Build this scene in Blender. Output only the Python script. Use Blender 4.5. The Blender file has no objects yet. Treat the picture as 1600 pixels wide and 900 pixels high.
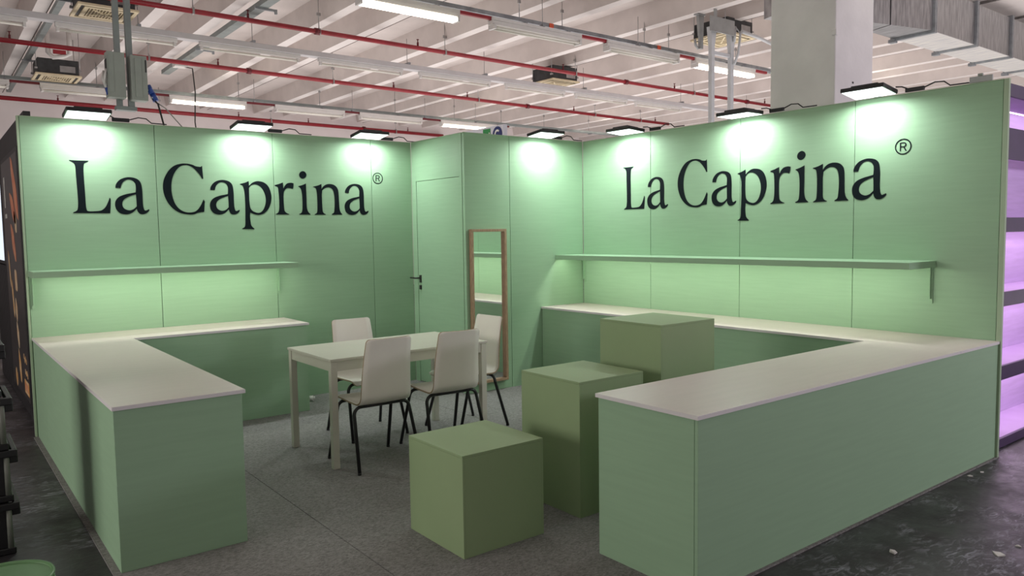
import bpy, bmesh, math, random
from mathutils import Vector, Matrix
from mathutils.geometry import tessellate_polygon
random.seed(4)
scene = bpy.context.scene
COL = scene.collection

# ---------------------------------------------------------------- camera
def make_camera():
    y, p, r = math.radians(37.7397), math.radians(-4.1805), math.radians(-0.8453)
    F = Vector((math.sin(y)*math.cos(p), math.cos(y)*math.cos(p), math.sin(p)))
    R = Vector((math.cos(y), -math.sin(y), 0)); U = R.cross(F)
    R2 = R*math.cos(r) + U*math.sin(r); U2 = -R*math.sin(r) + U*math.cos(r)
    cam = bpy.data.cameras.new('camera'); o = bpy.data.objects.new('camera', cam); COL.objects.link(o)
    cam.sensor_width = 36; cam.lens = 1189.13/1600*36; cam.clip_end = 200
    m = Matrix((R2, U2, -F)).transposed().to_4x4(); m.translation = Vector((-5.6306, -6.0099, 1.5546))
    o.matrix_world = m
    scene.camera = o
make_camera()
# ---------------------------------------------------------------- light and exposure
WORLD = (1.0, 0.915, 0.91); WORLD_S = 0.40
TUBE_S = 9.0           # emission of lit fluorescent tubes
TUBE_W = 14.0          # watts of each lit tube
HALL_FILL_W = 4.5          # watts of each added area light beyond the frame
FLOOD_W = 9.0          # watts of each booth floodlight
STRIP_W = 2.8          # watts per metre of shelf strip
PURPLE_W = 3.4         # watts of each strip in the purple shelving
w = bpy.data.worlds.new('world'); scene.world = w; w.use_nodes = True
bg = w.node_tree.nodes['Background']; bg.inputs[0].default_value = (*WORLD, 1); bg.inputs[1].default_value = WORLD_S
scene.view_settings.view_transform = 'Standard'; scene.view_settings.look = 'None'
scene.view_settings.gamma = 1; scene.view_settings.use_curve_mapping = False
scene.view_settings.exposure = 0.10

def lamp(name, loc, rot, size, watts, col, parent=None, sy=None, spread=None):
    l = bpy.data.lights.new(name, 'AREA'); l.energy = watts; l.color = col; l.size = size
    if sy: l.shape = 'RECTANGLE'; l.size_y = sy
    if spread: l.spread = math.radians(spread)
    o = bpy.data.objects.new(name, l); COL.objects.link(o); o.location = loc; o.rotation_euler = rot
    if parent: o.parent = parent
    return o

# unseen area lights added to brighten the ceiling, and light from stands across the aisles
CEILING_FILL = 4.2     # watts per square metre
for (x0, x1, y0, y1) in ((-4.6, 1.5, 1.8, 11.5), (1.6, 13, .8, 11.5), (2.2, 14, -6.5, .2)):
    lamp('unseen_stand_light', ((x0+x1)/2, (y0+y1)/2, .5), (math.pi, 0, 0), x1-x0, CEILING_FILL*(x1-x0)*(y1-y0), (1.0, .93, .90), None, sy=y1-y0)
lamp('unseen_stand_light', (-9.5, -1.5, 1.9), (0, math.radians(-84), 0), 1.6, 100, (1.0, .95, .88), None, sy=2.2)
lamp('unseen_stand_light', (3.5, -9.0, 2.6), (math.radians(62), 0, math.radians(20)), 1.5, 135, (.93, .88, 1.0), None, sy=.6)

# ---------------------------------------------------------------- materials
MATS = {}
def mat(name, col, rough=0.6, metal=0.0, noise=0.0, nscale=8.0, stretch=(1, 1, 1), bump=0.0, bscale=60.0, emit=0.0, spec=0.5, col2=None):
    m = bpy.data.materials.new(name); m.use_nodes = True; nt = m.node_tree; b = nt.nodes['Principled BSDF']
    b.inputs['Base Color'].default_value = (*col, 1); b.inputs['Roughness'].default_value = rough
    b.inputs['Metallic'].default_value = metal; b.inputs['Specular IOR Level'].default_value = spec
    if emit:
        b.inputs['Emission Color'].default_value = (*col, 1); b.inputs['Emission Strength'].default_value = emit
    if noise or bump or col2:
        tc = nt.nodes.new('ShaderNodeTexCoord'); mp = nt.nodes.new('ShaderNodeMapping'); mp.inputs['Scale'].default_value = stretch
        nt.links.new(tc.outputs['Object'], mp.inputs[0])
    if noise or col2:
        n = nt.nodes.new('ShaderNodeTexNoise'); n.inputs['Scale'].default_value = nscale; n.inputs['Detail'].default_value = 5
        nt.links.new(mp.outputs[0], n.inputs['Vector'])
        r = nt.nodes.new('ShaderNodeValToRGB'); c2 = col2 or tuple(c*(1-noise) for c in col)
        r.color_ramp.elements[0].color = (*c2, 1); r.color_ramp.elements[1].color = (*(col if col2 else tuple(min(1, c*(1+noise)) for c in col)), 1)
        r.color_ramp.elements[0].position = .35; r.color_ramp.elements[1].position = .65
        nt.links.new(n.outputs['Fac'], r.inputs[0]); nt.links.new(r.outputs[0], b.inputs['Base Color'])
    if bump:
        n2 = nt.nodes.new('ShaderNodeTexNoise'); n2.inputs['Scale'].default_value = bscale; n2.inputs['Detail'].default_value = 3
        nt.links.new(mp.outputs[0], n2.inputs['Vector'])
        bu = nt.nodes.new('ShaderNodeBump'); bu.inputs['Strength'].default_value = bump; bu.inputs['Distance'].default_value = .01
        nt.links.new(n2.outputs['Fac'], bu.inputs['Height']); nt.links.new(bu.outputs[0], b.inputs['Normal'])
    MATS[name] = m
    return m
SAGE = (0.305, 0.466, 0.306)
mat('sage', SAGE, .55, noise=.025, nscale=3, stretch=(1, 1, 14), bump=.02, bscale=90, spec=.35)
mat('sage_plinth', (0.29, 0.385, 0.212), .6, noise=.02, nscale=3, spec=.3)
mat('sage_trim', (0.36, 0.47, 0.32), .5, noise=.02, nscale=5)
mat('dark_gap', (0.03, 0.045, 0.03), .9)
mat('laminate', (0.61, 0.515, 0.50), .38, noise=.02, nscale=4, stretch=(1, 6, 1), spec=.4)
mat('laminate_edge', (0.72, 0.69, 0.70), .5, noise=.02, nscale=6)
mat('white_table', (0.55, 0.53, 0.455), .45, noise=.015, nscale=5)
mat('chair_white', (0.80, 0.755, 0.69), .42, noise=.02, nscale=4)
mat('plywood', (0.33, 0.24, 0.15), .6, noise=.2, nscale=30, stretch=(1, 1, 12))
mat('black_steel', (0.012, 0.012, 0.013), .35, noise=.2, nscale=30)
mat('black_plastic', (0.012, 0.012, 0.014), .45, noise=.25, nscale=20)
mat('oak', (0.36, 0.235, 0.15), .55, noise=.18, nscale=18, stretch=(6, 6, 1))
mat('mirror_glass', (0.90, 0.93, 0.91), .02, 1.0, noise=.003)
mat('ink', (0.005, 0.009, 0.012), .8, spec=.12, noise=.1, nscale=9)
mat('handle_metal', (0.10, 0.10, 0.10), .35, .8, noise=.1)
mat('foil_reflections', (0.78, 0.76, 0.70), .45, .25, col2=(0.50, 0.50, 0.52), nscale=4, stretch=(14, 1, 1))  # pale tone and cream streaks put reflected light into the underside's colour
mat('steel', (0.42, 0.42, 0.42), .35, .9, noise=.1, nscale=12)
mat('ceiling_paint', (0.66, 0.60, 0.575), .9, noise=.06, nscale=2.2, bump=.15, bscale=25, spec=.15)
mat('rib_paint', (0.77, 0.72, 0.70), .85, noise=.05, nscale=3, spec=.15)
mat('girder_paint', (0.74, 0.68, 0.675), .85, noise=.04, nscale=2, spec=.15)
mat('column_paint', (0.76, 0.75, 0.74), .85, noise=.05, nscale=3, bump=.2, bscale=18, spec=.15)
mat('joint', (0.14, 0.11, 0.10), .9)
mat('red_pipe', (0.29, 0.018, 0.028), .4, noise=.12, nscale=6)
mat('red_dark', (0.13, 0.012, 0.018), .5, noise=.12, nscale=6)
mat('orange_clip', (0.75, 0.12, 0.05), .5, noise=.1)
mat('galvanised', (0.30, 0.32, 0.34), .42, .6, noise=.18, nscale=9)
mat('trunking', (0.55, 0.535, 0.545), .5, noise=.04, nscale=6)
mat('fitting_white', (0.66, 0.64, 0.62), .45, noise=.03)
mat('tube_off', (0.72, 0.70, 0.63), .25, noise=.02)
mat('tube_on', (1.0, 0.93, 0.74), .4, emit=TUBE_S, noise=.001)
MATS['tube_on'].node_tree.nodes['Principled BSDF'].inputs['Emission Color'].default_value = (1, .93, .76, 1)
mat('flood_lens', (0.9, 1.0, 0.97), .4, emit=2.2)
mat('led_warm', (0.95, 1.0, 0.85), .4, emit=2.5)
mat('cassette_cream', (0.66, 0.56, 0.38), .6, noise=.08, nscale=8)
mat('cassette_dark', (0.035, 0.036, 0.038), .6, noise=.3, nscale=10)
mat('grille', (0.22, 0.18, 0.12), .7, noise=.3, nscale=40)
mat('cabinet_grey', (0.30, 0.33, 0.30), .55, noise=.05, nscale=6)
mat('strut_grey', (0.24, 0.27, 0.265), .5, .2, noise=.08, nscale=8)
mat('blue_plug', (0.02, 0.06, 0.28), .45, noise=.1)
mat('post_white', (0.58, 0.60, 0.62), .5, .2, noise=.05)
mat('plate_grey', (0.36, 0.37, 0.37), .5, .3, noise=.08)
mat('cable_black', (0.02, 0.02, 0.02), .6, noise=.1)
mat('cable_grey', (0.35, 0.34, 0.33), .6, noise=.1)
mat('sign_white', (0.62, 0.62, 0.70), .5, noise=.02)
mat('sign_navy', (0.02, 0.03, 0.13), .5, noise=.05)
mat('sign_green', (0.03, 0.25, 0.07), .5, noise=.05)
mat('wall_black', (0.020, 0.019, 0.021), .55, noise=.2, nscale=6)
mat('poster_black', (0.045, 0.040, 0.042), .35, noise=.15, nscale=5)
mat('ham_red', (0.62, 0.16, 0.09), .5, col2=(0.75, 0.36, 0.20), nscale=9)
mat('ham_amber', (0.80, 0.38, 0.10), .5, col2=(0.85, 0.62, 0.38), nscale=10)
mat('ham_cream', (0.85, 0.70, 0.50), .5, col2=(0.70, 0.42, 0.22), nscale=12)
mat('print_white', (0.7, 0.7, 0.66), .5, noise=.15, nscale=20)
mat('screen_lit', (0.75, 0.85, 0.95), .3, emit=.9, noise=.05)
mat('crate_black', (0.008, 0.008, 0.009), .4, noise=.2, nscale=14)
mat('crate_strip', (0.17, 0.18, 0.155), .45, noise=.1, nscale=10)
mat('bucket_white', (0.62, 0.60, 0.55), .45, noise=.25, nscale=14)
mat('bucket_green', (0.11, 0.235, 0.10), .35, noise=.08, nscale=6)
mat('paper', (0.70, 0.68, 0.66), .8, noise=.1, nscale=20)
mat('purple_dark', (0.060, 0.030, 0.095), .5, noise=.1, nscale=6)
mat('lavender', (0.50, 0.34, 0.62), .6, noise=.06, nscale=3, stretch=(1, 1, 12))
mat('led_pink', (1.0, 0.86, 0.95), .4, emit=3)

def floor_material():
    m = bpy.data.materials.new('hall_floor'); m.use_nodes = True; nt = m.node_tree; b = nt.nodes['Principled BSDF']
    N = nt.nodes.new; L = nt.links.new
    tc = N('ShaderNodeTexCoord')
    def noise(scale, det, rot, st, dist=0.0):
        mp = N('ShaderNodeMapping'); mp.inputs['Scale'].default_value = st; mp.inputs['Rotation'].default_value = (0, 0, rot)
        L(tc.outputs['Object'], mp.inputs[0]); n = N('ShaderNodeTexNoise'); n.inputs['Scale'].default_value = scale
        n.inputs['Detail'].default_value = det; n.inputs['Distortion'].default_value = dist; n.inputs['Roughness'].default_value = .65
        L(mp.outputs[0], n.inputs['Vector']); return n.outputs['Fac']
    def ramp(f, a, bb, c0=(0, 0, 0, 1), c1=(1, 1, 1, 1)):
        r = N('ShaderNodeValToRGB'); r.color_ramp.elements[0].position = a; r.color_ramp.elements[1].position = bb
        r.color_ramp.elements[0].color = c0; r.color_ramp.elements[1].color = c1; L(f, r.inputs[0]); return r.outputs[0]
    base = ramp(noise(2.2, 6, .4, (1, 1, 1)), .3, .75, (0.018, 0.016, 0.019, 1), (0.048, 0.044, 0.049, 1))
    patch = ramp(noise(1.5, 3, .2, (1, 1.5, 1)), .47, .62)
    streak = ramp(noise(7, 9, .5, (1.5, 3.5, 1), 1.6), .49, .66)
    mul = N('ShaderNodeMath'); mul.operation = 'MULTIPLY'; L(patch, mul.inputs[0]); L(streak, mul.inputs[1])
    scr = ramp(noise(3, 10, -.6, (.7, 11, 1), .6), .66, .76)
    m2 = N('ShaderNodeMath'); m2.operation = 'MULTIPLY'; m2.inputs[1].default_value = .35; L(scr, m2.inputs[0])
    ad = N('ShaderNodeMath'); ad.operation = 'ADD'; ad.use_clamp = True; L(mul.outputs[0], ad.inputs[0]); L(m2.outputs[0], ad.inputs[1])
    mx = N('ShaderNodeMix'); mx.data_type = 'RGBA'; L(ad.outputs[0], mx.inputs[0]); L(base, mx.inputs[6]); mx.inputs[7].default_value = (0.30, 0.30, 0.35, 1)
    L(mx.outputs[2], b.inputs['Base Color'])
    L(ramp(noise(4, 5, 0, (1, 1, 1)), .3, .7, (.28, .28, .28, 1), (.6, .6, .6, 1)), b.inputs['Roughness'])
    bu = N('ShaderNodeBump'); bu.inputs['Strength'].default_value = .3; bu.inputs['Distance'].default_value = .01
    L(noise(9, 6, .5, (1, 2, 1), 1.0), bu.inputs['Height']); L(bu.outputs[0], b.inputs['Normal'])
    MATS['hall_floor'] = m
floor_material()
def carpet_material():
    m = bpy.data.materials.new('carpet'); m.use_nodes = True; nt = m.node_tree; b = nt.nodes['Principled BSDF']
    N = nt.nodes.new; L = nt.links.new; tc = N('ShaderNodeTexCoord')
    n = N('ShaderNodeTexNoise'); n.inputs['Scale'].default_value = 60; n.inputs['Detail'].default_value = 7; n.inputs['Roughness'].default_value = .8
    mp = N('ShaderNodeMapping'); mp.inputs['Scale'].default_value = (1, 1.8, 1); mp.inputs['Rotation'].default_value = (0, 0, .5)
    L(tc.outputs['Object'], mp.inputs[0]); L(mp.outputs[0], n.inputs['Vector'])
    r = N('ShaderNodeValToRGB'); r.color_ramp.elements[0].position = .34; r.color_ramp.elements[1].position = .68
    r.color_ramp.elements[0].color = (0.115, 0.112, 0.11, 1); r.color_ramp.elements[1].color = (0.38, 0.365, 0.36, 1)
    L(n.outputs['Fac'], r.inputs[0]); L(r.outputs[0], b.inputs['Base Color']); b.inputs['Roughness'].default_value = .95
    b.inputs['Specular IOR Level'].default_value = .15
    bu = N('ShaderNodeBump'); bu.inputs['Strength'].default_value = .6; bu.inputs['Distance'].default_value = .006
    L(n.outputs['Fac'], bu.inputs['Height']); L(bu.outputs[0], b.inputs['Normal'])
    MATS['carpet'] = m
carpet_material()

# ---------------------------------------------------------------- helpers
class MB:
    def __init__(s): s.bm = bmesh.new(); s.mats = []; s.mi = 0
    def m(s, name):
        if name not in s.mats: s.mats.append(name)
        s.mi = s.mats.index(name); return s
    def _f(s, vs):
        try: f = s.bm.faces.new(vs)
        except ValueError: return None
        f.material_index = s.mi; return f
    def box(s, x0, x1, y0, y1, z0, z1, bev=0.0, rot=None, piv=None):
        x0, x1 = min(x0, x1), max(x0, x1); y0, y1 = min(y0, y1), max(y0, y1); z0, z1 = min(z0, z1), max(z0, z1)
        P = [(x0, y0, z0), (x1, y0, z0), (x1, y1, z0), (x0, y1, z0), (x0, y0, z1), (x1, y0, z1), (x1, y1, z1), (x0, y1, z1)]
        v = [s.bm.verts.new(p) for p in P]
        F = [s._f([v[i] for i in q]) for q in ((3, 2, 1, 0), (4, 5, 6, 7), (0, 1, 5, 4), (1, 2, 6, 5), (2, 3, 7, 6), (3, 0, 4, 7))]
        if bev:
            es = list({e for f in F for e in f.edges})
            r = bmesh.ops.bevel(s.bm, geom=es, offset=bev, segments=2, profile=.5, affect='EDGES')
            v = list({w for f in r['faces'] for w in f.verts} | {w for w in v if w.is_valid})
            for f in r['faces']: f.material_index = s.mi
        if rot is not None:
            bmesh.ops.transform(s.bm, matrix=Matrix.Translation(piv) @ rot @ Matrix.Translation(-Vector(piv)), verts=v)
        return s
    def quadprism(s, bot, top):   # two matching polygons
        n = len(bot); a = [s.bm.verts.new(p) for p in bot]; b = [s.bm.verts.new(p) for p in top]
        s._f(a[::-1]); s._f(b)
        for i in range(n): s._f([a[i], a[(i+1) % n], b[(i+1) % n], b[i]])
        return s
    def tube(s, pts, r, n=8, cap=True, radii=None, smooth=True):
        pts = [Vector(p) for p in pts]; rings = []; up = None
        for i, p in enumerate(pts):
            d = (pts[min(i+1, len(pts)-1)] - pts[max(i-1, 0)]).normalized()
            if up is None:
                up = Vector((0, 0, 1)) if abs(d.z) < .9 else Vector((1, 0, 0))
            a = d.cross(up)
            if a.length < 1e-5: a = d.cross(Vector((0, 1, 0)))
            a.normalize(); b = a.cross(d).normalized(); up = b
            rr = radii[i] if radii else r
            rings.append([s.bm.verts.new(p + a*rr*math.cos(2*math.pi*k/n) + b*rr*math.sin(2*math.pi*k/n)) for k in range(n)])
        for i in range(len(rings)-1):
            for k in range(n):
                f = s._f([rings[i][k], rings[i][(k+1) % n], rings[i+1][(k+1) % n], rings[i+1][k]])
                if f and smooth: f.smooth = True
        if cap: s._f(rings[0][::-1]); s._f(rings[-1])
        return s
    def lathe(s, c, prof, n=32, smooth=True):   # prof list of (r,z)
        rings = []
        for r, z in prof:
            rings.append([s.bm.verts.new((c[0]+r*math.cos(2*math.pi*k/n), c[1]+r*math.sin(2*math.pi*k/n), c[2]+z)) for k in range(n)] if r > 1e-6 else [s.bm.verts.new((c[0], c[1], c[2]+z))])
        for i in range(len(rings)-1):
            A, B = rings[i], rings[i+1]
            for k in range(n):
                k2 = (k+1) % n
                if len(A) == 1: q = [A[0], B[k2], B[k]]
                elif len(B) == 1: q = [A[k], A[k2], B[0]]
                else: q = [A[k], A[k2], B[k2], B[k]]
                f = s._f(q)
                if f and smooth: f.smooth = True
        return s
    def build(s, name, matname=None, parent=None):
        if not s.mats: s.mats = [matname]
        bmesh.ops.recalc_face_normals(s.bm, faces=s.bm.faces[:])
        me = bpy.data.meshes.new(name); s.bm.to_mesh(me); s.bm.free()
        for mn in s.mats: me.materials.append(MATS[mn])
        o = bpy.data.objects.new(name, me); COL.objects.link(o)
        if parent:
            o.parent = parent
            if parent.location.length or parent.rotation_euler.z: pass
        return o
def tag(o, label=None, cat=None, group=None, kind=None):
    if label: o['label'] = label
    if cat: o['category'] = cat
    if group: o['group'] = group
    if kind: o['kind'] = kind
    return o
def thing(name, label, cat, loc=(0, 0, 0), rz=0, group=None):
    o = bpy.data.objects.new(name, None); o.empty_display_size = .1; COL.objects.link(o)
    o.location = loc; o.rotation_euler = (0, 0, rz)
    return tag(o, label, cat, group)
def struct(name):
    o = bpy.data.objects.new(name, None); o.empty_display_size = .1; COL.objects.link(o); o['kind'] = 'structure'; return o
def box(name, m, parent, *a, **k): return MB().box(*a, **k).build(name, m, parent)
def world_part(mb, name, m, parent):     # mesh given in world coordinates under a thing that stands elsewhere
    o = mb.build(name, m, parent)
    M = Matrix.Translation(parent.location) @ Matrix.Rotation(parent.rotation_euler.z, 4, 'Z')
    o.data.transform(M.inverted()); return o
def wbox(name, m, parent, *a, **k): return world_part(MB().box(*a, **k), name, m, parent)
def copy_tree(o, parent=None):
    c = o.copy(); COL.objects.link(c); c.parent = parent
    for ch in list(o.children): copy_tree(ch, c)
    return c
def Rm(deg, ax): return Matrix.Rotation(math.radians(deg), 4, ax)
B = 0.978; A = 1.532; CX = 4.986; LY = 4.026; H = 2.5; ZC = 0.785

# ================================================================ SETTING
fl = box('floor', 'hall_floor', None, -16, 26, -7.6, 15, -.10, -.008); tag(fl, kind='structure')
cp = thing('booth_carpet', 'grey needle-felt carpet covering the floor inside the green booth', 'carpet', (-2.5, -1.5, -.008))
e = .004
for x0, x1 in ((-5.012, -4.01), (-4.006, -2.006), (-2.002, 0.035)):
    wbox('carpet_strip', 'carpet', cp, x0, x1, -LY-.006, B, -.008, 0)
# --- booth walls made of one-metre panels
def panel_wall(name, axis, c0, spans, z0=0, sgn=1, th=.04, top=H):
    s = struct(name)
    for a, b in spans:
        g = .0022
        if axis == 'y': mb = MB().box(a+g, b-g, c0, c0+th*sgn, z0, top, bev=.0015)
        else: mb = MB().box(c0, c0+th*sgn, a+g, b-g, z0, top, bev=.0015)
        mb.build('panel', 'sage', s)
    lo, hi = spans[0][0], spans[-1][1]
    i0, i1 = c0+th*sgn*.3, c0+th*sgn*.9
    if axis == 'y': box('panel_core', 'dark_gap', s, lo+.01, hi-.01, i0, i1, z0+.01, top-.01)
    else: box('panel_core', 'dark_gap', s, i0, i1, lo+.01, hi-.01, z0+.01, top-.01)
    return s
wl = panel_wall('wall_left', 'y', B, [(-CX, -4.021), (-4.021, -3.005), (-3.005, -1.997), (-1.997, -A+.0), ])
box('end_profile', 'sage_trim', wl, -CX-.014, -CX, B-.004, B+.044, 0, H+.004)
box('top_profile', 'sage_trim', wl, -CX, -A, B-.003, B+.043, H, H+.006)
wr = panel_wall('wall_right', 'x', 0, [(-4.0, -3.002), (-3.002, -1.981), (-1.981, -.957), (-.957, .0)], th=.022)
box('end_profile', 'sage_trim', wr, -.004, .022, -4.032, -4.002, 0, H+.004)
box('top_profile', 'sage_trim', wr, -.003, .025, -4.0, 0, H, H+.006)
wc = panel_wall('wall_center', 'y', 0, [(-A+.002, -.991), (-.991, -.002)])
box('top_profile', 'sage_trim', wc, -A, 0, -.003, .043, H, H+.006)
# cabin side wall holding the door
wi = struct('wall_inner')
DZ = 2.093; D0, D1 = .089, .887
for y0, y1, z0, z1 in ((.042, D0-.003, 0, H), (D1+.003, B-.002, 0, H), (D0-.003, D1+.003, DZ+.003, H)):
    box('panel', 'sage', wi, -A, -A+.04, y0, y1, z0, z1, bev=.001)
box('top_profile', 'sage_trim', wi, -A-.003, -A+.043, .042, B-.002, H, H+.006)
dr = struct('door_1')
box('door_leaf', 'sage', dr, -A+.003, -A+.04, D0+.001, D1-.001, .006, DZ-.001, bev=.002)
box('door_gap', 'dark_gap', dr, -A+.02, -A+.038, D0-.003, D1+.003, 0, DZ+.003)
MB().box(-A-.006, -A+.003, .822, .858, 1.045, 1.125, bev=.002).build('handle_plate', 'handle_metal', dr)
MB().tube([(-A-.004, .84, 1.095), (-A-.05, .84, 1.095), (-A-.055, .85, 1.095), (-A-.055, .95, 1.095)], .009, 10).build('door_handle', 'handle_metal', dr)
MB().box(-A-.008, -A+.003, .822, .858, .975, 1.02, bev=.002).m('cable_black').box(-A-.010, -A-.007, .836, .844, .985, 1.008).build('lock_plate', 'handle_metal', dr)
MATS  # palette above
# --- ceiling: ribbed concrete slabs on girders
ce = struct('ceiling')
box('slab', 'ceiling_paint', ce, -15, 25, -9.5, 15, 4.93, 5.25)
ribm = None
edges = [-2.07+2.05*k for k in range(-6, 13)] + [-2.83+2.05*k for k in range(-6, 13)]
mb = MB()
mb.quadprism([(-.16, -9.5, 4.6), (0, -9.5, 4.6), (0, 13.1, 4.6), (-.16, 13.1, 4.6)], [(-.22, -9.5, 4.935), (.06, -9.5, 4.935), (.06, 13.1, 4.935), (-.22, 13.1, 4.935)])
# sides take the slab colour, soffit the lighter colour
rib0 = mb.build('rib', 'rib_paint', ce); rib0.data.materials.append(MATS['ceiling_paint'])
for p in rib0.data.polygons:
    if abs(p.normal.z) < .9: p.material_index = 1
rib0.location.x = edges[0]
for x in edges[1:]:
    r = rib0.copy(); COL.objects.link(r); r.location.x = x
jm = MB().box(-.003, .010, -9.5, 13.1, 4.5975, 4.64)
j0 = None
for k in range(-5, 13, 2):      # joints between neighbouring slabs
    x = -2.07+2.05*k
    if j0 is None: j0 = jm.build('slab_joint', 'joint', ce); j0.location.x = x
    else:
        c = j0.copy(); COL.objects.link(c); c.location.x = x
box('girder', 'girder_paint', ce, -15, 25, 13.1, 14.3, 3.4, 4.925)
box('girder', 'rib_paint', ce, .2, 25, -2.75, -1.45, 4.6, 4.925, bev=.02)
wb = box('wall_hall', 'girder_paint', None, 24.6, 24.9, -9, 15, 0, 5.05); wb['kind'] = 'structure'
wb = box('wall_back', 'girder_paint', None, -15, 25, 14.4, 14.6, 0, 5.05); wb['kind'] = 'structure'
# column behind the right wall
cl = thing('concrete_column', 'thick white-painted square concrete column rising behind the right booth wall', 'column', (.8, -2.25, 0))
wbox('shaft', 'column_paint', cl, .5, 1.13, -2.552, -1.935, -.008, 4.6, bev=.012)
world_part(MB().m('column_paint').box(.485, .52, -2.565, -2.52, 3.155, 3.21, bev=.008), 'corner_patch', 'column_paint', cl)
wbox('anchor_hole', 'cable_black', cl, .78, .80, -2.556, -2.55, 2.79, 2.805)
wbox('anchor_hole', 'cable_black', cl, .78, .80, -2.556, -2.55, 2.71, 2.722)

# ================================================================ COUNTERS
def panels(parent, lst, m='sage', name='panel'):
    for q in lst: wbox(name, m, parent, *q, bev=.0015)
zt = ZC-.02; g = .0015
cL = thing('display_counter', 'sage green L-shaped counter base along the left booth wall', 'counter', (-4.7, -.6, 0))
yl = B-3.16   # near end of the left counter
panels(cL, [(-CX+.006, -CX+.024, yl+.030, -1.13-g, 0, zt), (-CX+.006, -CX+.024, -1.13+g, .38-g, 0, zt), (-CX+.006, -CX+.024, .38+g, B-.005, 0, zt)], name='side_panel')
panels(cL, [(-CX+.006, -4.394, yl+.010, yl+.028, 0, zt)], name='end_panel')
panels(cL, [(-4.412, -4.394, yl+.030, .392-g, 0, zt)], name='inner_panel')
panels(cL, [(-4.412, -2.972, .394, .412, 0, zt)], name='front_panel')
panels(cL, [(-2.990, -2.972, .414, B-.005, 0, zt)], name='end_panel')
cR = thing('display_counter', 'sage green L-shaped counter base along the right booth wall', 'counter', (-1.5, -3.7, 0))
panels(cR, [(-3.122, -.0045, -LY+.008, -LY+.026, 0, zt)], name='front_panel')
panels(cR, [(-3.122, -3.104, -LY+.028, -3.428, 0, zt)], name='end_panel')
panels(cR, [(-3.102, -.590, -3.446, -3.428, 0, zt)], name='inner_panel')
panels(cR, [(-.592, -.574, -3.426, -.005, 0, zt)], name='front_panel')
def worktop(label, x0, x1, y0, y1):
    o = MB().box(x0, x1, y0, y1, zt+.0008, ZC, bev=.0015).build('worktop', 'laminate', None)
    o.data.materials.append(MATS['laminate_edge'])
    for p in o.data.polygons:
        if abs(p.normal.z) < .5: p.material_index = 1
    return tag(o, label, 'countertop', 'pale laminate worktops on the green counters')
worktop('pale worktop on the counter arm nearest the left edge, jutting toward the viewer', -CX, -4.378, yl, .3805)
worktop('narrow pale worktop strip running under the left shelf along the wall', -CX, -2.957, .382, B-.002)
worktop('long pale worktop on the front arm of the right counter', -3.133, -.6045, -LY, -3.417)
worktop('pale worktop strip along the right wall under the long shelf', -.603, -.002, -LY, -.002)

# ================================================================ SHELVES
def shelf(label, axis, a0, a1, dep, zs, brs):
    # axis 'y': shelf on wall y=B from x=a0..a1; axis 'x': on wall x=0 from y=a0..a1
    loc = ((a0+a1)/2, B, zs) if axis == 'y' else (0, (a0+a1)/2, zs)
    t = thing('wall_shelf', label, 'shelf', loc, group='long green wall shelves')
    def bx(name, m, u0, u1, v0, v1, z0, z1, **k):      # u along the wall, v out from it
        if axis == 'y': return wbox(name, m, t, u0, u1, B-v1, B-v0, z0, z1, **k)
        return wbox(name, m, t, -v1, -v0, u0, u1, z0, z1, **k)
    bx('board', 'sage', a0, a1, .001, dep-.017, zs-.018, zs, bev=.001)
    bx('front_lip', 'sage', a0, a1, dep-.016, dep, zs-.047, zs, bev=.0015)
    for s_ in ((a0, a0+.016), (a1-.016, a1)): bx('end_lip', 'sage', s_[0], s_[1], .001, dep-.017, zs-.047, zs-.0185)
    bx('led_strip', 'led_warm', a0+.05, a1-.05, dep-.040, dep-.026, zs-.023, zs-.019)
    L = a1-a0-.1
    n = max(1, round(L/1.2))
    for i in range(n):
        c = a0+.05+L*(i+.5)/n
        loc2 = Vector((c, B-dep+.034, zs-.025)) if axis == 'y' else Vector((-dep+.034, c, zs-.025))
        rot = (math.radians(-STRIP_TILT), 0, 0) if axis == 'y' else (math.radians(-STRIP_TILT), 0, math.radians(-90))
        rot = (math.radians(STRIP_TILT), 0, 0) if axis == 'y' else (math.radians(STRIP_TILT), 0, math.radians(-90))
        lamp('strip_light', loc2-t.location, rot, L/n*.98, STRIP_W*L/n, (.93, 1, .82), t, sy=.014)
    for c in brs:
        b = bx('bracket', 'sage', c-.010, c+.010, .002, .010, zs-.30, zs-.02)
        bx('bracket_web', 'sage', c-.002, c+.002, .010, .035, zs-.27, zs-.02)
        bx('bracket_arm', 'sage', c-.010, c+.010, .010, dep*.8, zs-.0245, zs-.0185)
    return t
STRIP_TILT = 22
shelf('shorter green wall shelf under the left lettering', 'y', -CX, -2.934, .348, 1.312, (-4.962, -2.998))
shelf('longer green wall shelf under the right-hand lettering', 'x', -3.61, -.004, .402, 1.312, (-3.585, -.03))

# ================================================================ PLINTHS
def plinth(label, x0, x1, y0, y1, h):
    t = thing('display_plinth', label, 'plinth', ((x0+x1)/2, (y0+y1)/2, 0), group='green square display plinths')
    T = .012
    wbox('top_panel', 'sage_plinth', t, x0, x1, y0, y1, h-T, h, bev=.001)
    z = h-T-.0006
    wbox('side_panel', 'sage_plinth', t, x0, x0+T, y0, y1, 0, z, bev=.001); wbox('side_panel', 'sage_plinth', t, x1-T, x1, y0, y1, 0, z, bev=.001)
    wbox('side_panel', 'sage_plinth', t, x0+T+.0004, x1-T-.0004, y0, y0+T, 0, z, bev=.001); wbox('side_panel', 'sage_plinth', t, x0+T+.0004, x1-T-.0004, y1-T, y1, 0, z, bev=.001)
plinth('lowest cube-shaped green plinth in the middle of the carpet', -3.666, -3.168, -3.068, -2.568, .502)
plinth('medium-height green plinth between the cube and the tallest plinth', -2.885, -2.387, -3.040, -2.540, .747)
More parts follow.
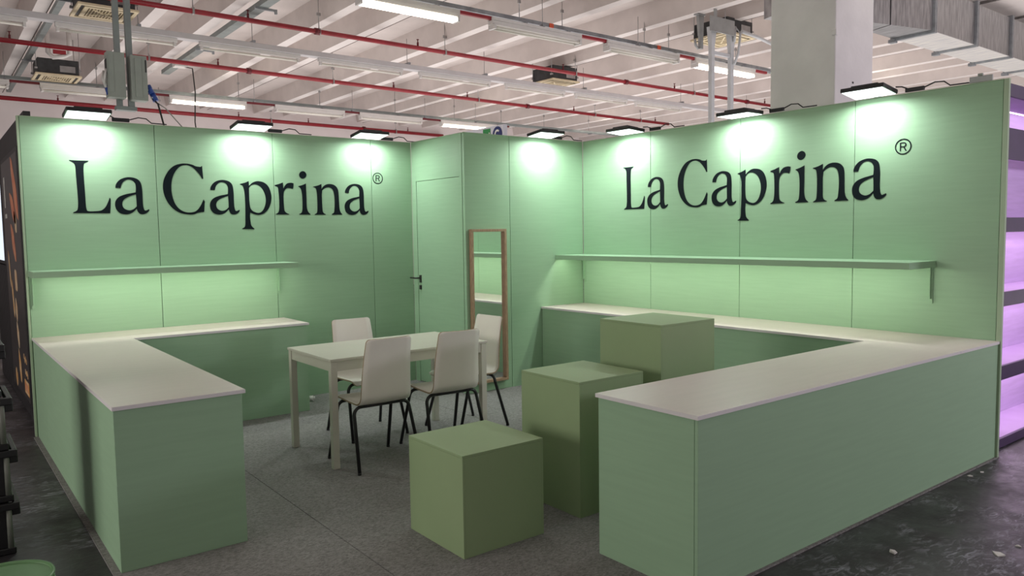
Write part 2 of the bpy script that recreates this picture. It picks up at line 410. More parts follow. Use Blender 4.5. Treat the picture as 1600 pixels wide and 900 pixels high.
plinth('tallest green plinth rising above the right counter', -2.240, -1.742, -3.046, -2.540, 1.0)

# ================================================================ TABLE AND CHAIRS
tb = thing('dining_table', 'rectangular off-white table with four square legs among the chairs', 'table', (-2.92, -1.0, 0))
tx0, tx1, ty0, ty1 = -3.555, -2.285, -1.372, -.628
wbox('tabletop', 'white_table', tb, tx0, tx1, ty0, ty1, .722, .740, bev=.003)
q = .006; lg = .045
for x in (tx0+q, tx1-q-lg):
    for y in (ty0+q, ty1-q-lg): wbox('leg', 'white_table', tb, x, x+lg, y, y+lg, 0, .7215, bev=.003)
for y in (ty0+q+.006, ty1-q-.024): wbox('apron', 'white_table', tb, tx0+q+lg+.001, tx1-q-lg-.001, y, y+.018, .655, .7215, bev=.001)
for x in (tx0+q+.006, tx1-q-.024): wbox('apron', 'white_table', tb, x, x+.018, ty0+q+lg+.001, ty1-q-lg-.001, .655, .7215, bev=.001)

def chair_shell():
    prof = []   # (y,z) along the centre, from seat front edge to top of the back
    prof += [(.225, .425), (.215, .440), (.19, .449), (.14, .454), (.05, .450), (-.05, .444), (-.12, .441)]
    c = (-.135, .505)
    for a in range(0, 91, 15): prof.append((c[0]-.062*math.sin(math.radians(a)), c[1]-.064*math.cos(math.radians(a))))
    prof += [(-.201, .56), (-.207, .62), (-.216, .69), (-.229, .76), (-.245, .83), (-.252, .855), (-.258, .878)]
    n = len(prof); W = []
    cum = [0]
    for i in range(1, n): cum.append(cum[-1]+math.dist(prof[i], prof[i-1]))
    T = cum[-1]
    for s in cum:
        u = s/T
        w_ = .195 if u < .25 else .195-(.195-.163)*((u-.25)/.75)
        rr = .024; d_ = min(s, T-s)
        if d_ < rr: w_ -= rr-math.sqrt(max(0, rr*rr-(rr-d_)**2))
        W.append(w_)
    # denser sampling near the two ends
    P = []; step = [0, .002, .006, .012, .018, .026] 
    def at(s):
        for i in range(1, n):
            if s <= cum[i]+1e-9:
                t = (s-cum[i-1])/(cum[i]-cum[i-1]); return Vector((0, prof[i-1][0]*(1-t)+prof[i][0]*t, prof[i-1][1]*(1-t)+prof[i][1]*t))
        return Vector((0, *prof[-1]))
    ss = sorted(set(step+[T-x for x in step]+[c_ for c_ in cum if .04 < c_ < T-.04]))
    def width(s):
        u = s/T; w_ = .195 if u < .25 else .195-(.195-.163)*((u-.25)/.75)
        rr = .024; d_ = min(s, T-s)
        if d_ < rr: w_ -= rr-math.sqrt(max(0, rr*rr-(rr-d_)**2))
        return w_
    mb = MB().m('chair_white').m('plywood'); mb.mi = 0
    bm = mb.bm; NX = 8; top = []; bot = []; th = .011
    for s in ss:
        p = at(s); d = (at(min(T, s+.006))-at(max(0, s-.006))).normalized(); nrm = Vector((0, -d.z, d.y))
        if nrm.z < 0 and s < T*.3: nrm = -nrm
        nrm = Vector((1, 0, 0)).cross(d)*-1
        w_ = width(s)
        dish = .010 if s > T*.5 else .004
        rt, rb = [], []
        for k in range(NX+1):
            x = -w_+2*w_*k/NX; off = nrm*(-dish*(1-(x/w_)**2))
            rt.append(bm.verts.new(p+Vector((x, 0, 0))+off)); rb.append(bm.verts.new(p+Vector((x, 0, 0))+off-nrm*th))
        top.append(rt); bot.append(rb)
    for i in range(len(ss)-1):
        for k in range(NX):
            for L_, fl_ in ((top, 0), (bot, 1)):
                qd = [L_[i][k], L_[i][k+1], L_[i+1][k+1], L_[i+1][k]]
                f = bm.faces.new(qd); f.smooth = True; f.material_index = 0
    def rim(a, b, c_, d_):
        f = bm.faces.new([a, b, c_, d_]); f.material_index = 1
    for i in range(len(ss)-1):
        rim(top[i][0], top[i+1][0], bot[i+1][0], bot[i][0]); rim(top[i][NX], top[i+1][NX], bot[i+1][NX], bot[i][NX])
    for k in range(NX):
        rim(top[0][k], top[0][k+1], bot[0][k+1], bot[0][k]); rim(top[-1][k], top[-1][k+1], bot[-1][k+1], bot[-1][k])
    return mb
def make_chair():
    t = thing('side_chair', '', 'chair')
    chair_shell().build('shell', None, t)
    zb = .418
    for sy, yt, yf in ((-1, -.135, -.245), (1, .120, .235)):
        MB().tube([(-.13, yt, zb), (.13, yt, zb)], .012, 8).build('crossbar', 'black_steel', t)
        for sx in (-1, 1):
            pts = [(sx*.131, yt, zb)]
            for a in range(0, 91, 15):
                r = .05; pts.append((sx*(.155+r*math.sin(math.radians(a))), yt+(yf-yt)*.05*(a/90), zb-r+r*math.cos(math.radians(a))))
            pts += [(sx*.228, yf, .012)]
            lg_ = MB().tube(pts, .012, 8).build('leg', 'black_steel', t)
            MB().tube([(sx*.2277, yf-.0003*sy, .014), (sx*.228, yf, .0)], .0125, 8).build('foot_cap', 'black_plastic', lg_)
    for x in (-.11, .11):
        MB().tube([(x, -.135, zb+.003), (x, .12, zb+.003)], .009, 6).build('seat_rail', 'black_steel', t)
        for y in (-.09, .085): MB().box(x-.02, x+.02, y-.015, y+.015, zb+.004, .434).build('seat_bracket', 'black_steel', t)
    return t
chair = make_chair()
spots = [((-3.238, -1.338), -1, 'off-white chair with its back to the viewer, left one at the table'),
         ((-2.678, -1.345), -3, 'off-white chair with its back to the viewer, right one at the table'),
         ((-2.925, -.625), 178, 'off-white chair on the far side of the table facing the viewer'),
         ((-2.225, -.98), 93, 'off-white chair at the right end of the table in front of the mirror')]
for i, ((x, y), rz, lab) in enumerate(spots):
    c = chair if i == 0 else copy_tree(chair)
    c.location = (x, y, .0012); c.rotation_euler = (0, 0, math.radians(rz)); tag(c, lab, 'chair', 'chairs around the white table')

# ================================================================ MIRROR
mr = thing('wall_mirror', 'tall narrow oak-framed mirror hanging on the green wall beside the door', 'mirror', (-1.28, -.02, .085))
mx0, mx1, mz0, mz1 = -1.492, -1.070, .090, 1.590; fw = .026
wbox('frame_side', 'oak', mr, mx0, mx0+fw, -.045, -.002, mz0+fw, mz1-fw, bev=.002); wbox('frame_side', 'oak', mr, mx1-fw, mx1, -.045, -.002, mz0+fw, mz1-fw, bev=.002)
wbox('frame_rail', 'oak', mr, mx0, mx1, -.045, -.002, mz0, mz0+fw-.0005, bev=.002); wbox('frame_rail', 'oak', mr, mx0, mx1, -.045, -.002, mz1-fw+.0005, mz1, bev=.002)
wbox('mirror_glass', 'mirror_glass', mr, mx0+fw+.0005, mx1-fw-.0005, -.014, -.008, mz0+fw+.0005, mz1-fw-.0005)

# ================================================================ LETTERING
G={'L':[[(-5,431,1),(64,430,0),(132,431,1),(127,422,1),(107,412,0),(98,400,0),(93,356,0),(93,262,0),(95,162,0),(96,74,0),(100,40,0),(105,28,1),(127,25,0),(184,28,0),(213,37,0),(237,60,0),(255,95,0),(271,137,1),(278,115,0),(269,9,1),(2,10,1),(5,17,1),(25,27,0),(37,46,0),(42,105,0),(41,199,0),(38,292,0),(37,366,0),(34,391,0),(27,406,0),(14,418,0),(-5,426,1)]],'a':[[(318,218,1),(321,243,0),(340,273,0),(370,296,0),(418,309,0),(465,304,0),(497,287,0),(514,255,0),(520,196,0),(520,131,0),(521,79,0),(528,43,0),(540,34,0),(565,45,1),(567,34,0),(552,16,0),(524,3,0),(496,5,0),(479,23,0),(471,49,1),(446,23,0),(416,6,0),(380,1,0),(342,12,0),(317,41,0),(309,83,0),(318,118,0),(346,148,0),(394,168,0),(439,178,0),(469,185,1),(472,221,0),(469,254,0),(452,279,0),(423,289,0),(393,281,0),(368,254,0),(356,217,1)],[(470,168,1),(434,156,0),(398,139,0),(374,119,0),(363,90,0),(368,61,0),(388,42,0),(417,35,0),(447,45,0),(472,68,1),(472,117,0)]],'C':[[(1013,427,1),(1019,315,1),(1009,314,1),(996,339,0),(964,381,0),(925,414,0),(878,427,0),(826,410,0),(784,359,0),(759,294,0),(751,225,0),(757,157,0),(779,89,0),(817,43,0),(864,21,0),(915,21,0),(953,37,0),(985,76,0),(1014,134,1),(1024,115,1),(1015,24,1),(967,17,0),(929,3,0),(885,1,0),(819,13,0),(763,47,0),(719,100,0),(693,164,0),(684,231,0),(695,299,0),(731,368,0),(779,416,0),(838,438,0),(889,441,0),(933,433,0),(962,421,0),(1000,417,1)]],'p':[[(1338,278,1),(1381,290,0),(1402,299,0),(1417,306,1),(1418,291,0),(1419,263,1),(1445,288,0),(1481,305,0),(1517,307,0),(1561,295,0),(1596,264,0),(1616,217,0),(1623,160,0),(1612,102,0),(1588,51,0),(1550,15,0),(1505,-1,0),(1462,4,0),(1420,20,1),(1418,-29,0),(1423,-86,0),(1433,-107,0),(1453,-127,1),(1453,-132,1),(1341,-130,1),(1343,-124,1),(1361,-114,0),(1371,-93,0),(1374,-29,0),(1377,42,0),(1378,127,0),(1376,198,0),(1368,247,0),(1359,265,0),(1338,273,1)],[(1418,245,1),(1437,267,0),(1466,277,0),(1498,272,0),(1530,251,0),(1554,212,0),(1567,166,0),(1567,115,0),(1552,65,0),(1529,32,0),(1499,18,0),(1463,25,0),(1435,43,0),(1422,71,0),(1417,128,0),(1417,185,0)]],'r':[[(1657,276,1),(1693,286,0),(1720,296,0),(1737,302,1),(1738,271,0),(1740,245,1),(1757,275,0),(1780,295,0),(1815,302,0),(1841,297,1),(1838,266,0),(1831,244,1),(1805,250,0),(1778,251,0),(1759,238,0),(1743,213,0),(1738,169,0),(1738,118,0),(1740,66,0),(1745,37,0),(1762,19,0),(1787,8,1),(1787,4,1),(1660,3,1),(1660,9,1),(1679,19,0),(1691,44,0),(1696,103,0),(1695,175,0),(1691,233,0),(1685,258,0),(1659,269,1)]],'i':[[(1886,272,1),(1929,284,0),(1963,299,1),(1963,247,0),(1964,172,0),(1963,98,0),(1968,53,0),(1981,24,0),(1999,9,1),(1999,3,1),(1887,3,1),(1887,10,1),(1908,20,0),(1919,46,0),(1923,120,0),(1921,194,0),(1912,242,0),(1898,261,0),(1888,266,1)]],'dot':[[(1936,415,0),(1961,405,0),(1971,380,0),(1959,355,0),(1933,344,0),(1908,353,0),(1898,378,0),(1910,403,0)]],'n':[[(2035,272,1),(2072,280,0),(2097,289,0),(2120,298,1),(2120,278,0),(2119,250,1),(2141,278,0),(2170,295,0),(2205,301,0),(2244,295,0),(2275,275,0),(2292,242,0),(2297,190,0),(2298,124,0),(2302,58,0),(2313,25,0),(2329,8,1),(2329,3,1),(2219,3,1),(2220,10,1),(2241,24,0),(2248,57,0),(2253,123,0),(2251,189,0),(2241,235,0),(2221,259,0),(2190,268,0),(2154,258,0),(2126,236,1),(2121,193,0),(2121,135,0),(2122,76,0),(2124,37,0),(2136,17,0),(2155,8,1),(2155,3,1),(2042,1,1),(2042,7,1),(2063,20,0),(2071,50,0),(2073,121,0),(2072,192,0),(2067,238,0),(2059,257,0),(2037,267,1)]]}
def outline(pts, sub=5):
    n = len(pts); ks = [i for i in range(n) if pts[i][2]]
    if ks: pts = pts[ks[0]:]+pts[:ks[0]]
    P = [Vector((p[0], p[1])) for p in pts]; C = [p[2] for p in pts]; out = []
    for i in range(n):
        p1, p2 = P[i], P[(i+1) % n]; p0 = P[i-1] if not C[i] else p1; p3 = P[(i+2) % n] if not C[(i+1) % n] else p2
        for k in range(sub):
            t = k/sub
            out.append(.5*((2*p1)+(p2-p0)*t+(2*p0-5*p1+4*p2-p3)*t*t+(3*p1-p0-3*p2+p3)*t**3))
    return out
def lettering(label, mapf, nrm, loc, sx=1.0):
    t = thing('wall_lettering', label, 'sign', loc)
    def flat(name, polys, dx=0, dz=0, kids=None):
        mb = MB(); mb.m('ink')
        tess = tessellate_polygon([[Vector((p.x, p.y, 0)) for p in poly] for poly in polys])
        flatp = [p for poly in polys for p in poly]
        fr = [mb.bm.verts.new(mapf((p.x*sx+dx*sx)/1000, (p.y+dz)/1000, .0022)) for p in flatp]
        bk = [mb.bm.verts.new(mapf((p.x*sx+dx*sx)/1000, (p.y+dz)/1000, .0002)) for p in flatp]
        for a, b, c in tess:
            if len({a, b, c}) == 3:
                try: mb.bm.faces.new((fr[a], fr[b], fr[c])); mb.bm.faces.new((bk[c], bk[b], bk[a]))
                except ValueError: pass
        i = 0
        for poly in polys:
            m = len(poly)
            for k in range(m):
                try: mb.bm.faces.new((fr[i+k], fr[i+(k+1) % m], bk[i+(k+1) % m], bk[i+k]))
                except ValueError: pass
            i += m
        return world_part(mb, name, 'ink', t)
    for ch, dx in (('L', 0), ('a', 0), ('C', 0), ('a', 758), ('p', 0), ('r', 0), ('i', 0), ('dot', 0), ('n', 0), ('a', 2048)):
        flat('letter' if ch != 'dot' else 'letter_dot', [outline(o) for o in G[ch]], dx)
    def ring(cx, cz, rx, rz, n=40): return [Vector((cx+rx*math.cos(2*math.pi*k/n), cz+rz*math.sin(2*math.pi*k/n))) for k in range(n)]
    cx, cz = 2729, 372
    flat('registered_ring', [ring(cx, cz, 58, 57), ring(cx, cz, 50, 49)])
    V = lambda *a: [Vector((cx+p[0], cz+p[1])) for p in a]
    flat('registered_letter', [V((-23, -31), (-15, -31), (-15, -4), (2, -4), (16, -31), (25, -31), (10, -3), (18, 1), (22, 8), (23, 14), (21, 22), (15, 28), (6, 31), (-23, 31)),
                               V((-15, 3), (-15, 24), (5, 24), (12, 21), (15, 14), (12, 6), (5, 3))])
    return t
lettering('dark serif lettering La Caprina on the left green wall', lambda u, v, h: Vector((-4.656+u, B-h, 1.75+v)), None, (-3.3, B, 1.95))
lettering('dark serif lettering La Caprina on the right green wall', lambda u, v, h: Vector((-h, -.602-u, 1.757+v)), None, (0, -1.9, 1.95), 1.012)

# ================================================================ FLOODLIGHTS
def make_flood(tilt=8):
    t = thing('floodlight', '', 'floodlight')
    # local frame: wall at y=0 behind, light reaches out to -y; origin on the wall top edge
    rot = Rm(-tilt, 'X'); pv = (0, -.02, 0)
    MB().m('black_plastic').box(-.16, .16, -.235, -.015, .004, .034, bev=.006, rot=rot, piv=pv).build('housing', None, t)
    MB().m('black_plastic').box(-.10, .10, -.20, -.05, .0345, .052, bev=.004, rot=rot, piv=pv).build('heat_sink', None, t)
    MB().m('flood_lens').box(-.148, .148, -.226, -.024, .0005, .0035, rot=rot, piv=pv).build('lens', None, t)
    MB().m('black_steel').box(-.03, .03, -.03, .035, .0355, .040).box(-.03, .03, .005, .020, .001, .036).build('mounting_bracket', None, t)
    MB().m('black_plastic').box(.20, .33, .002, .026, .0065, .036, bev=.004).build('driver_box', None, t)
    MB().m('cable_black').tube([(.15, -.03, .05), (.18, .0, .05), (.22, .014, .03)], .005, 6).tube([(.33, .014, .026), (.40, .014, .05), (.46, .014, .045), (.50, .014, .012), (.62, .014, .010)], .005, 6).build('cable', None, t)
    l = lamp('flood_light', (0, -.185, .003), (math.radians(-tilt), 0, 0), .28, FLOOD_W, (.92, 1.0, .96), t, sy=.085, spread=175)
    return t
fl0 = None
floods = [((-4.535, B), 0, 'leftmost floodlight clipped on top of the left wall'), ((-3.235, B), 0, 'middle floodlight on top of the left wall above the letter C'),
          ((-2.065, B), 0, 'right-hand floodlight on top of the left wall near the inner corner'), ((-.615, 0), 0, 'floodlight on top of the short wall above the mirror'),
          ((0, -.74), -90, 'floodlight on the right wall nearest the corner'), ((0, -2.06), -90, 'middle floodlight on the right wall in front of the column edge'),
          ((0, -3.165), -90, 'floodlight on the right wall below the big white column')]
TL = (8, 7, 7, 6, 4, 0, 8)
for i, ((x, y), rz, lab) in enumerate(floods):
    if fl0 is None: f = fl0 = make_flood()
    else: f = copy_tree(fl0)
    f.location = (x, y, H+.006); f.rotation_euler = (math.radians(8-TL[i]), 0, math.radians(rz)); tag(f, lab, 'floodlight', 'LED floodlights on the booth wall tops')

# ================================================================ CEILING SERVICES
WARM = (1.0, .90, .78)
def make_fitting(twin, lit, L=1.36):
    # bare fluorescent batten along +x, origin at the centre of its top face
    t = thing('fluorescent_light', '', 'ceiling light')
    W2 = .05 if twin else .03
    MB().box(-L/2, L/2, -W2, W2, -.05, 0, bev=.004).build('batten', 'fitting_white', t)
    ys = (-.045, .045) if twin else (0,)
    for y in ys:
        mb = MB().m('tube_on' if lit else 'tube_off').tube([(-L/2+.03, y, -.082), (L/2-.03, y, -.082)], .016 if not lit else .020, 10)
        mb.build('tube', None, t)
    for s in (-1, 1):
        w_ = .065 if twin else .022
        MB().box(s*(L/2-.045), s*(L/2-.012), -w_, w_, -.105, -.046, bev=.003).build('lamp_holder', 'fitting_white', t)
    if twin: MB().box(-L/2, L/2, -.052, -.0245, .0004, .036).box(-L/2, L/2, .0245, .052, .0004, .036).build('reflector_flank', 'fitting_white', t)
    return t
protos = {}
def fitting(x0, x1, y, z, twin, lit, label, group):
    key = (twin, lit)
    if key not in protos: t = protos[key] = make_fitting(twin, lit)
    else: t = copy_tree(protos[key])
    t.location = ((x0+x1)/2, y, z); t.scale = (abs(x1-x0)/1.36, 1, 1); tag(t, label, 'ceiling light', group)
    if lit and key in protos:
        pass
    return t
def glow_pair(x, y, z, W, L=1.3, up=.5):  # area light pair, for lit tubes and for added lamps without fittings
    for s in ((0, 1-up), (math.pi, up)):
        l = lamp('tube_or_fill_glow', (x, y, z-.12 if s[0] == 0 else z+.015), (s[0], 0, 0), L, W*s[1]*1.0, WARM, None, sy=.06)
# white trunking row over the left wall (unlit single tubes)
def rail(name, label, cat, x0, x1, y, z, w_, h, m, hangers, extra=None):
    t = thing(name, label, cat, ((x0+x1)/2, y, z))
    wbox('rail', m, t, x0, x1, y-w_/2, y+w_/2, z, z+h, bev=.004)
    for x in hangers:
        world_part(MB().tube([(x, y, z+h), (x, y, 4.62)], .005, 6), 'hanger_rod', 'steel', t)
        wbox('clamp', 'galvanised', t, x-.02, x+.02, y-w_/2-.01, y+w_/2+.01, z+h, z+h+.03)
    return t
YA = 4.66
rail('cable_trunking', 'long white trunking carrying the unlit single tubes across the ceiling', 'trunking', -6.5, 12, YA, 4.14, .13, .075, 'trunking', [-5.0, -3.3, -1.85, .6, 2.1, 4.4, 7.2, 9.5])
wbox_l = ['unlit tube at the far left of the white trunking', 'unlit tube beside the twin switch boxes on the white trunking', 'unlit tube on the white trunking above the letter C', 'unlit tube on the white trunking in the middle of the left wall',
          'unlit tube on the white trunking above the inner corner', 'unlit tube on the white trunking above the mirror', 'faint unlit tube on the white trunking left of the two posts', 'farthest unlit tube visible on the white trunking']
for i, (a, b) in enumerate([(-5.85, -4.50), (-4.22, -2.84), (-2.56, -1.17), (-.89, .51), (.81, 2.22), (2.54, 3.92), (4.18, 5.57), (5.8, 7.2)]):
    fitting(a, b, YA, 4.139, False, False, wbox_l[i], 'unlit tubes on the white trunking')
# nearer row: red rail with twin tubes and a cable tray beside it
YT = 1.70
rail('lighting_rail', 'red lighting rail carrying twin tubes near the top of the picture', 'rail', -3.4, 5.85, YT, 4.165, .045, .04, 'red_pipe', [-1.2, .9, 2.7, 4.8])
labs = ['brightly lit twin tube at the top edge of the picture', 'unlit twin tube just right of the bright one at the top edge', 'unlit twin tube on the red rail left of the two posts', 'lit twin tube behind the two vertical posts']
for (a, b), lit, lb in zip([(-1.74, -.42), (.06, 1.55), (2.04, 3.56), (3.94, 5.48)], (1, 0, 0, 1), labs):
    fitting(a, b, YT, 4.159, True, bool(lit), lb, 'twin tubes on the near red rail')
def tray(name, label, pts, w_, h, m, brackets=(), axis='x'):
    (x0, y0), (x1, y1), z = pts
    t = thing(name, label, 'cable tray', ((x0+x1)/2, (y0+y1)/2, z))
    if axis == 'x':
        wbox('tray_base', m, t, x0, x1, y0-w_/2, y0+w_/2, z, z+.006)
        wbox('tray_side', m, t, x0, x1, y0-w_/2-.004, y0-w_/2, z, z+h); wbox('tray_side', m, t, x0, x1, y0+w_/2, y0+w_/2+.004, z, z+h)
        for x in brackets:
            world_part(MB().box(x-.02, x+.02, y0-w_/2-.03, y0+w_/2+.03, z-.02, z-.001), 'cross_bracket', 'galvanised', t)
            world_part(MB().tube([(x, y0+w_/2+.02, z-.01), (x, y0+w_/2+.02, 4.95)], .006, 6).box(x-.02, x+.02, y0+w_/2+.008, y0+w_/2+.032, 4.55, 4.59), 'hanger_rod', 'steel', t)
    else:
        wbox('tray_base', m, t, x0-w_/2, x0+w_/2, y0, y1, z, z+.006)
        wbox('tray_side', m, t, x0-w_/2-.004, x0-w_/2, y0, y1, z, z+h); wbox('tray_side', m, t, x0+w_/2, x0+w_/2+.004, y0, y1, z, z+h)
        for y in brackets:
            world_part(MB().box(x0-w_/2-.05, x0+w_/2+.12, y-.015, y+.015, z-.03, z-.001).box(x0+w_/2+.09, x0+w_/2+.12, y-.015, y+.015, z-.06, z-.03), 'cross_bracket', 'galvanised', t)
    return t
tr = tray('cable_tray', 'grey galvanised cable tray running beside the near red rail', ((-3.0, 1.92), (7.5, 1.92), 4.28), .10, .05, 'galvanised', [-.6, .75, 1.5, 3.15, 3.7, 5.4, 6.6])
for x in (1.16, 3.3): wbox('orange_clip', 'orange_clip', tr, x, x+.07, 1.855, 1.865, 4.275, 4.33)
world_part(MB().tube([(-3, 1.90, 4.31), (0, 1.93, 4.312), (3, 1.9, 4.31), (7, 1.93, 4.31)], .012, 6), 'cable', 'cable_black', tr)
tray('cable_tray', 'grey cable tray running away along the rib above the letter C', ((-1.96, -.5), (-1.96, 8.9), 4.50), .12, .07, 'strut_grey', [3.9, 6.6], 'y')
tray('cable_tray', 'dark cable tray beside the leftmost ceiling rib', ((-4.062, 2.0), (-4.062, 12.5), 4.52), .07, .06, 'strut_grey', [5, 9], 'y')
# far row over the back
YB = 9.05
rail('lighting_rail', 'thin red lighting rail low over the left wall at the back', 'rail', -7.0, 6.0, YB, 4.135, .045, .04, 'red_dark', [-4.4, -2.5, -.3, 1.8, 3.6, 5.0])
labs = ['unlit tube at the far left edge on the back rail', 'unlit tube on the back rail left of the switch boxes', 'lit tube on the back rail right of the switch boxes', 'unlit tube on the back rail above the letter p', 'unlit tube on the back rail above the inner corner', 'lit tube on the back rail beside the round C sign']
for (a, b), lit, lb in zip([(-5.7, -4.34), (-3.91, -2.45), (-1.88, -.47), (.10, 1.60), (1.95, 3.50), (4.0, 5.6)], (0, 0, 1, 0, 0, 1), labs):
    fitting(a, b, YB, 4.129, True, bool(lit), lb, 'tubes on the back rail')
tray('cable_tray', 'grey cable tray seen edge-on low above the short wall', ((-7, 9.28), (10.5, 9.28), 4.22), .12, .05, 'strut_grey', [-3, -.5, 1.2, 3, 4.6, 6, 7.4, 9])
# area lights added beyond the frame to fill this corner, without fittings
n_hall = 0
for y in (-2.9, -6.9):
    for x in (-10.5, -6.5, -2.5, 1.5, 5.5):
        glow_pair(x, y, 4.15, HALL_FILL_W, up=.55)
for x in (-9.5, 9.5, 14): glow_pair(x, 1.7, 4.15, HALL_FILL_W, up=.6)
for (x, y) in ((-1.08, YT), (4.7, YT), (-1.18, YB), (4.8, YB)): glow_pair(x, y, 4.15, TUBE_W, up=.5)
for x in (-8.5, 9, 13): glow_pair(x, YB, 4.15, HALL_FILL_W, up=.6)

# ---- red sprinkler pipes
def pipe(label, p0, p1, r, couplings, heads, hangers):
    p0, p1 = Vector(p0), Vector(p1)
    t = thing('sprinkler_pipe', label, 'pipe', (p0+p1)/2, group='red sprinkler pipes under the ceiling')
    world_part(MB().tube([p0, p1], r, 12), 'pipe', 'red_pipe', t)
    at = lambda x: p0+(p1-p0)*((x-p0.x)/(p1.x-p0.x))
    for x in couplings:
        p = at(x); world_part(MB().tube([p-Vector((.035, 0, 0)), p+Vector((.035, 0, 0))], r*1.45, 12).box(p.x-.02, p.x+.02, p.y-r*1.9, p.y+r*1.9, p.z-.015, p.z+.015), 'coupling', 'red_dark', t)
    for x in heads:
        p = at(x); world_part(MB().tube([p+Vector((0, 0, r)), p+Vector((0, 0, r+.05))], .016, 8).tube([p+Vector((0, 0, r+.05)), p+Vector((0, 0, r+.09))], .008, 6).tube([p+Vector((0, 0, r+.09)), p+Vector((0, 0, r+.096))], .022, 8), 'sprinkler_head', 'red_dark', t)
    for x in hangers:
        p = at(x); world_part(MB().tube([p+Vector((0, 0, r)), Vector((p.x, p.y, 4.98))], .006, 6).box(p.x-.013, p.x+.013, p.y-r*1.15, p.y+r*1.15, p.z-r*1.15, p.z+r*1.25).box(p.x-.03, p.x+.03, p.y-.01, p.y+.01, 4.62, 4.66), 'pipe_hanger', 'steel', t)
pipe('nearest red sprinkler pipe crossing the top of the picture', (-6.0, 4.15, 4.4), (11.5, 4.48, 4.4), .033, (-1.08, 5.24, 9.2), (-2.05, .57, 3.6, 6.68, 9.9), (-2.75, -1.55+.5, 1.07, 3.9, 7.3, 10.4))
pipe('middle red sprinkler pipe passing behind the twin switch boxes', (-7.0, 7.08, 4.4), (10.45, 7.78, 4.4), .036, (-.99, 5.41), (-4.46, -1.51, 1.9-.0, 3.71, 6.88, 9.9), (-2.6, .6, 4.0, 7.6, 9.3))
pipe('farthest red sprinkler pipe just above the left wall top', (-7.0, 12.35, 4.4), (6.6, 12.99, 4.4), .045, (4.0,), (-3.2, .6, 2.4, 5.4), (-1.2, 1.4, 5.0))

# ---- ceiling cassettes
def cassette(label, x, y, z, s=.66, h=.24, up=4.95):
    t = thing('ceiling_cassette', label, 'air conditioner', (x, y, z), group='ceiling cassette air conditioners')
    a = s/2
    MB().box(-a+.035, a-.035, -a+.035, a-.035, .032, .032+h, bev=.01).build('casing', 'cassette_dark', t)
    fp = MB().m('cassette_cream')
    for q_ in ((-a, a, -a, -a+.045), (-a, a, a-.045, a), (-a, -a+.045, -a+.0455, a-.0455), (a-.045, a, -a+.0455, a-.0455)): fp.box(*q_, 0, .03, bev=.004)
    i = a-.085
    for q_ in ((-i, i, -i, -i+.05), (-i, i, i-.05, i), (-i, -i+.05, -i+.0505, i-.0505), (i-.05, i, -i+.0505, i-.0505)): fp.box(*q_, -.002, .028, bev=.003)
    fp.build('fascia', None, t)
    for k in range(4):
        MB().box(-i, i, -a+.047, -i-.002, .012, .026, rot=Rm(90*k, 'Z'), piv=(0, 0, 0)).build('air_slot', 'cassette_dark', t)
    MB().box(-i+.052, i-.052, -i+.052, i-.052, .010, .026).build('intake_grille', 'grille', t)
    gm = MB()
    c = i-.055
    for k in range(11):
        u = -c+2*c*(k+.5)/11; gm.box(u-.005, u+.005, -c, c, .001, .009)
    gm.box(-c, c, -.012, .012, -.001, .010, rot=Rm(45, 'Z'), piv=(0, 0, 0)).box(-c, c, -.012, .012, -.001, .010, rot=Rm(-45, 'Z'), piv=(0, 0, 0))
    gm.build('grille_slats', 'cassette_cream', t)
    MB().box(.02, .24, -a+.028, -a+.034, .07, .17).build('data_plate', 'steel', t)
    for sx in (-1, 1):
        for sy in (-1, 1): MB().tube([(sx*(a-.02), sy*(a-.06), .12), (sx*(a-.02), sy*(a-.06), up-z)], .005, 6).box(sx*(a-.02)-.02, sx*(a-.02)+.02, sy*(a-.06)-.02, sy*(a-.06)+.02, .09, .12).build('hanger_rod', 'steel', t)
    return t
cassette('cream ceiling cassette air conditioner behind the twin channel posts at the top left', -3.69, 4.62, 4.30)
cassette('dark ceiling cassette air conditioner with pipes left of the switch boxes', -3.70, 8.75, 4.20)
cassette('small ceiling cassette air conditioner hanging above the short wall', 3.88, 4.88, 4.30)
cassette('ceiling cassette air conditioner behind the two vertical posts', 4.05, 1.24, 4.38, .68, .21)
dp = thing('duct_pipe', 'pale drain pipework bracket in front of the dark ceiling cassette', 'pipe', (-3.75, 8.2, 4.5))
world_part(MB().tube([(-3.86, 8.25, 4.90), (-3.86, 8.25, 4.52), (-3.80, 8.2, 4.44), (-3.66, 8.2, 4.47), (-3.56, 8.22, 4.52), (-3.56, 8.25, 4.90)], .035, 8), 'pipe', 'fitting_white', dp)
world_part(MB().box(-3.80, -3.62, 8.17, 8.2, 4.50, 4.56), 'red_tag', 'red_pipe', dp)

# ---- twin switch boxes on channel posts
sb = thing('switch_box_pair', 'twin grey electrical boxes hung from channel posts at the top left', 'electrical box', (-3.92, 2.5, 2.9))
world_part(MB().box(-4.005, -3.955, 2.46, 2.52, 2.87, 4.6, bev=.003), 'channel_post', 'strut_grey', sb)
world_part(MB().box(-3.90, -3.845, 2.46, 2.52, 2.84, 4.6, bev=.003), 'channel_post', 'strut_grey', sb)
world_part(MB().box(-4.02, -3.83, 2.44, 2.54, 2.83, 2.87, bev=.003), 'channel_foot', 'strut_grey', sb)
world_part(MB().box(-4.105, -3.945, 2.33, 2.455, 2.93, 3.37, bev=.006).box(-4.095, -4.05, 2.325, 2.329, 2.98, 3.34), 'box_body', 'cabinet_grey', sb)
world_part(MB().box(-3.895, -3.745, 2.33, 2.455, 2.92, 3.36, bev=.006).box(-3.86, -3.80, 2.322, 2.329, 2.95, 3.33, bev=.002), 'box_body', 'cabinet_grey', sb)
wbox('dark_window', 'cassette_dark', sb, -4.108, -4.106, 2.35, 2.44, 3.16, 3.30)
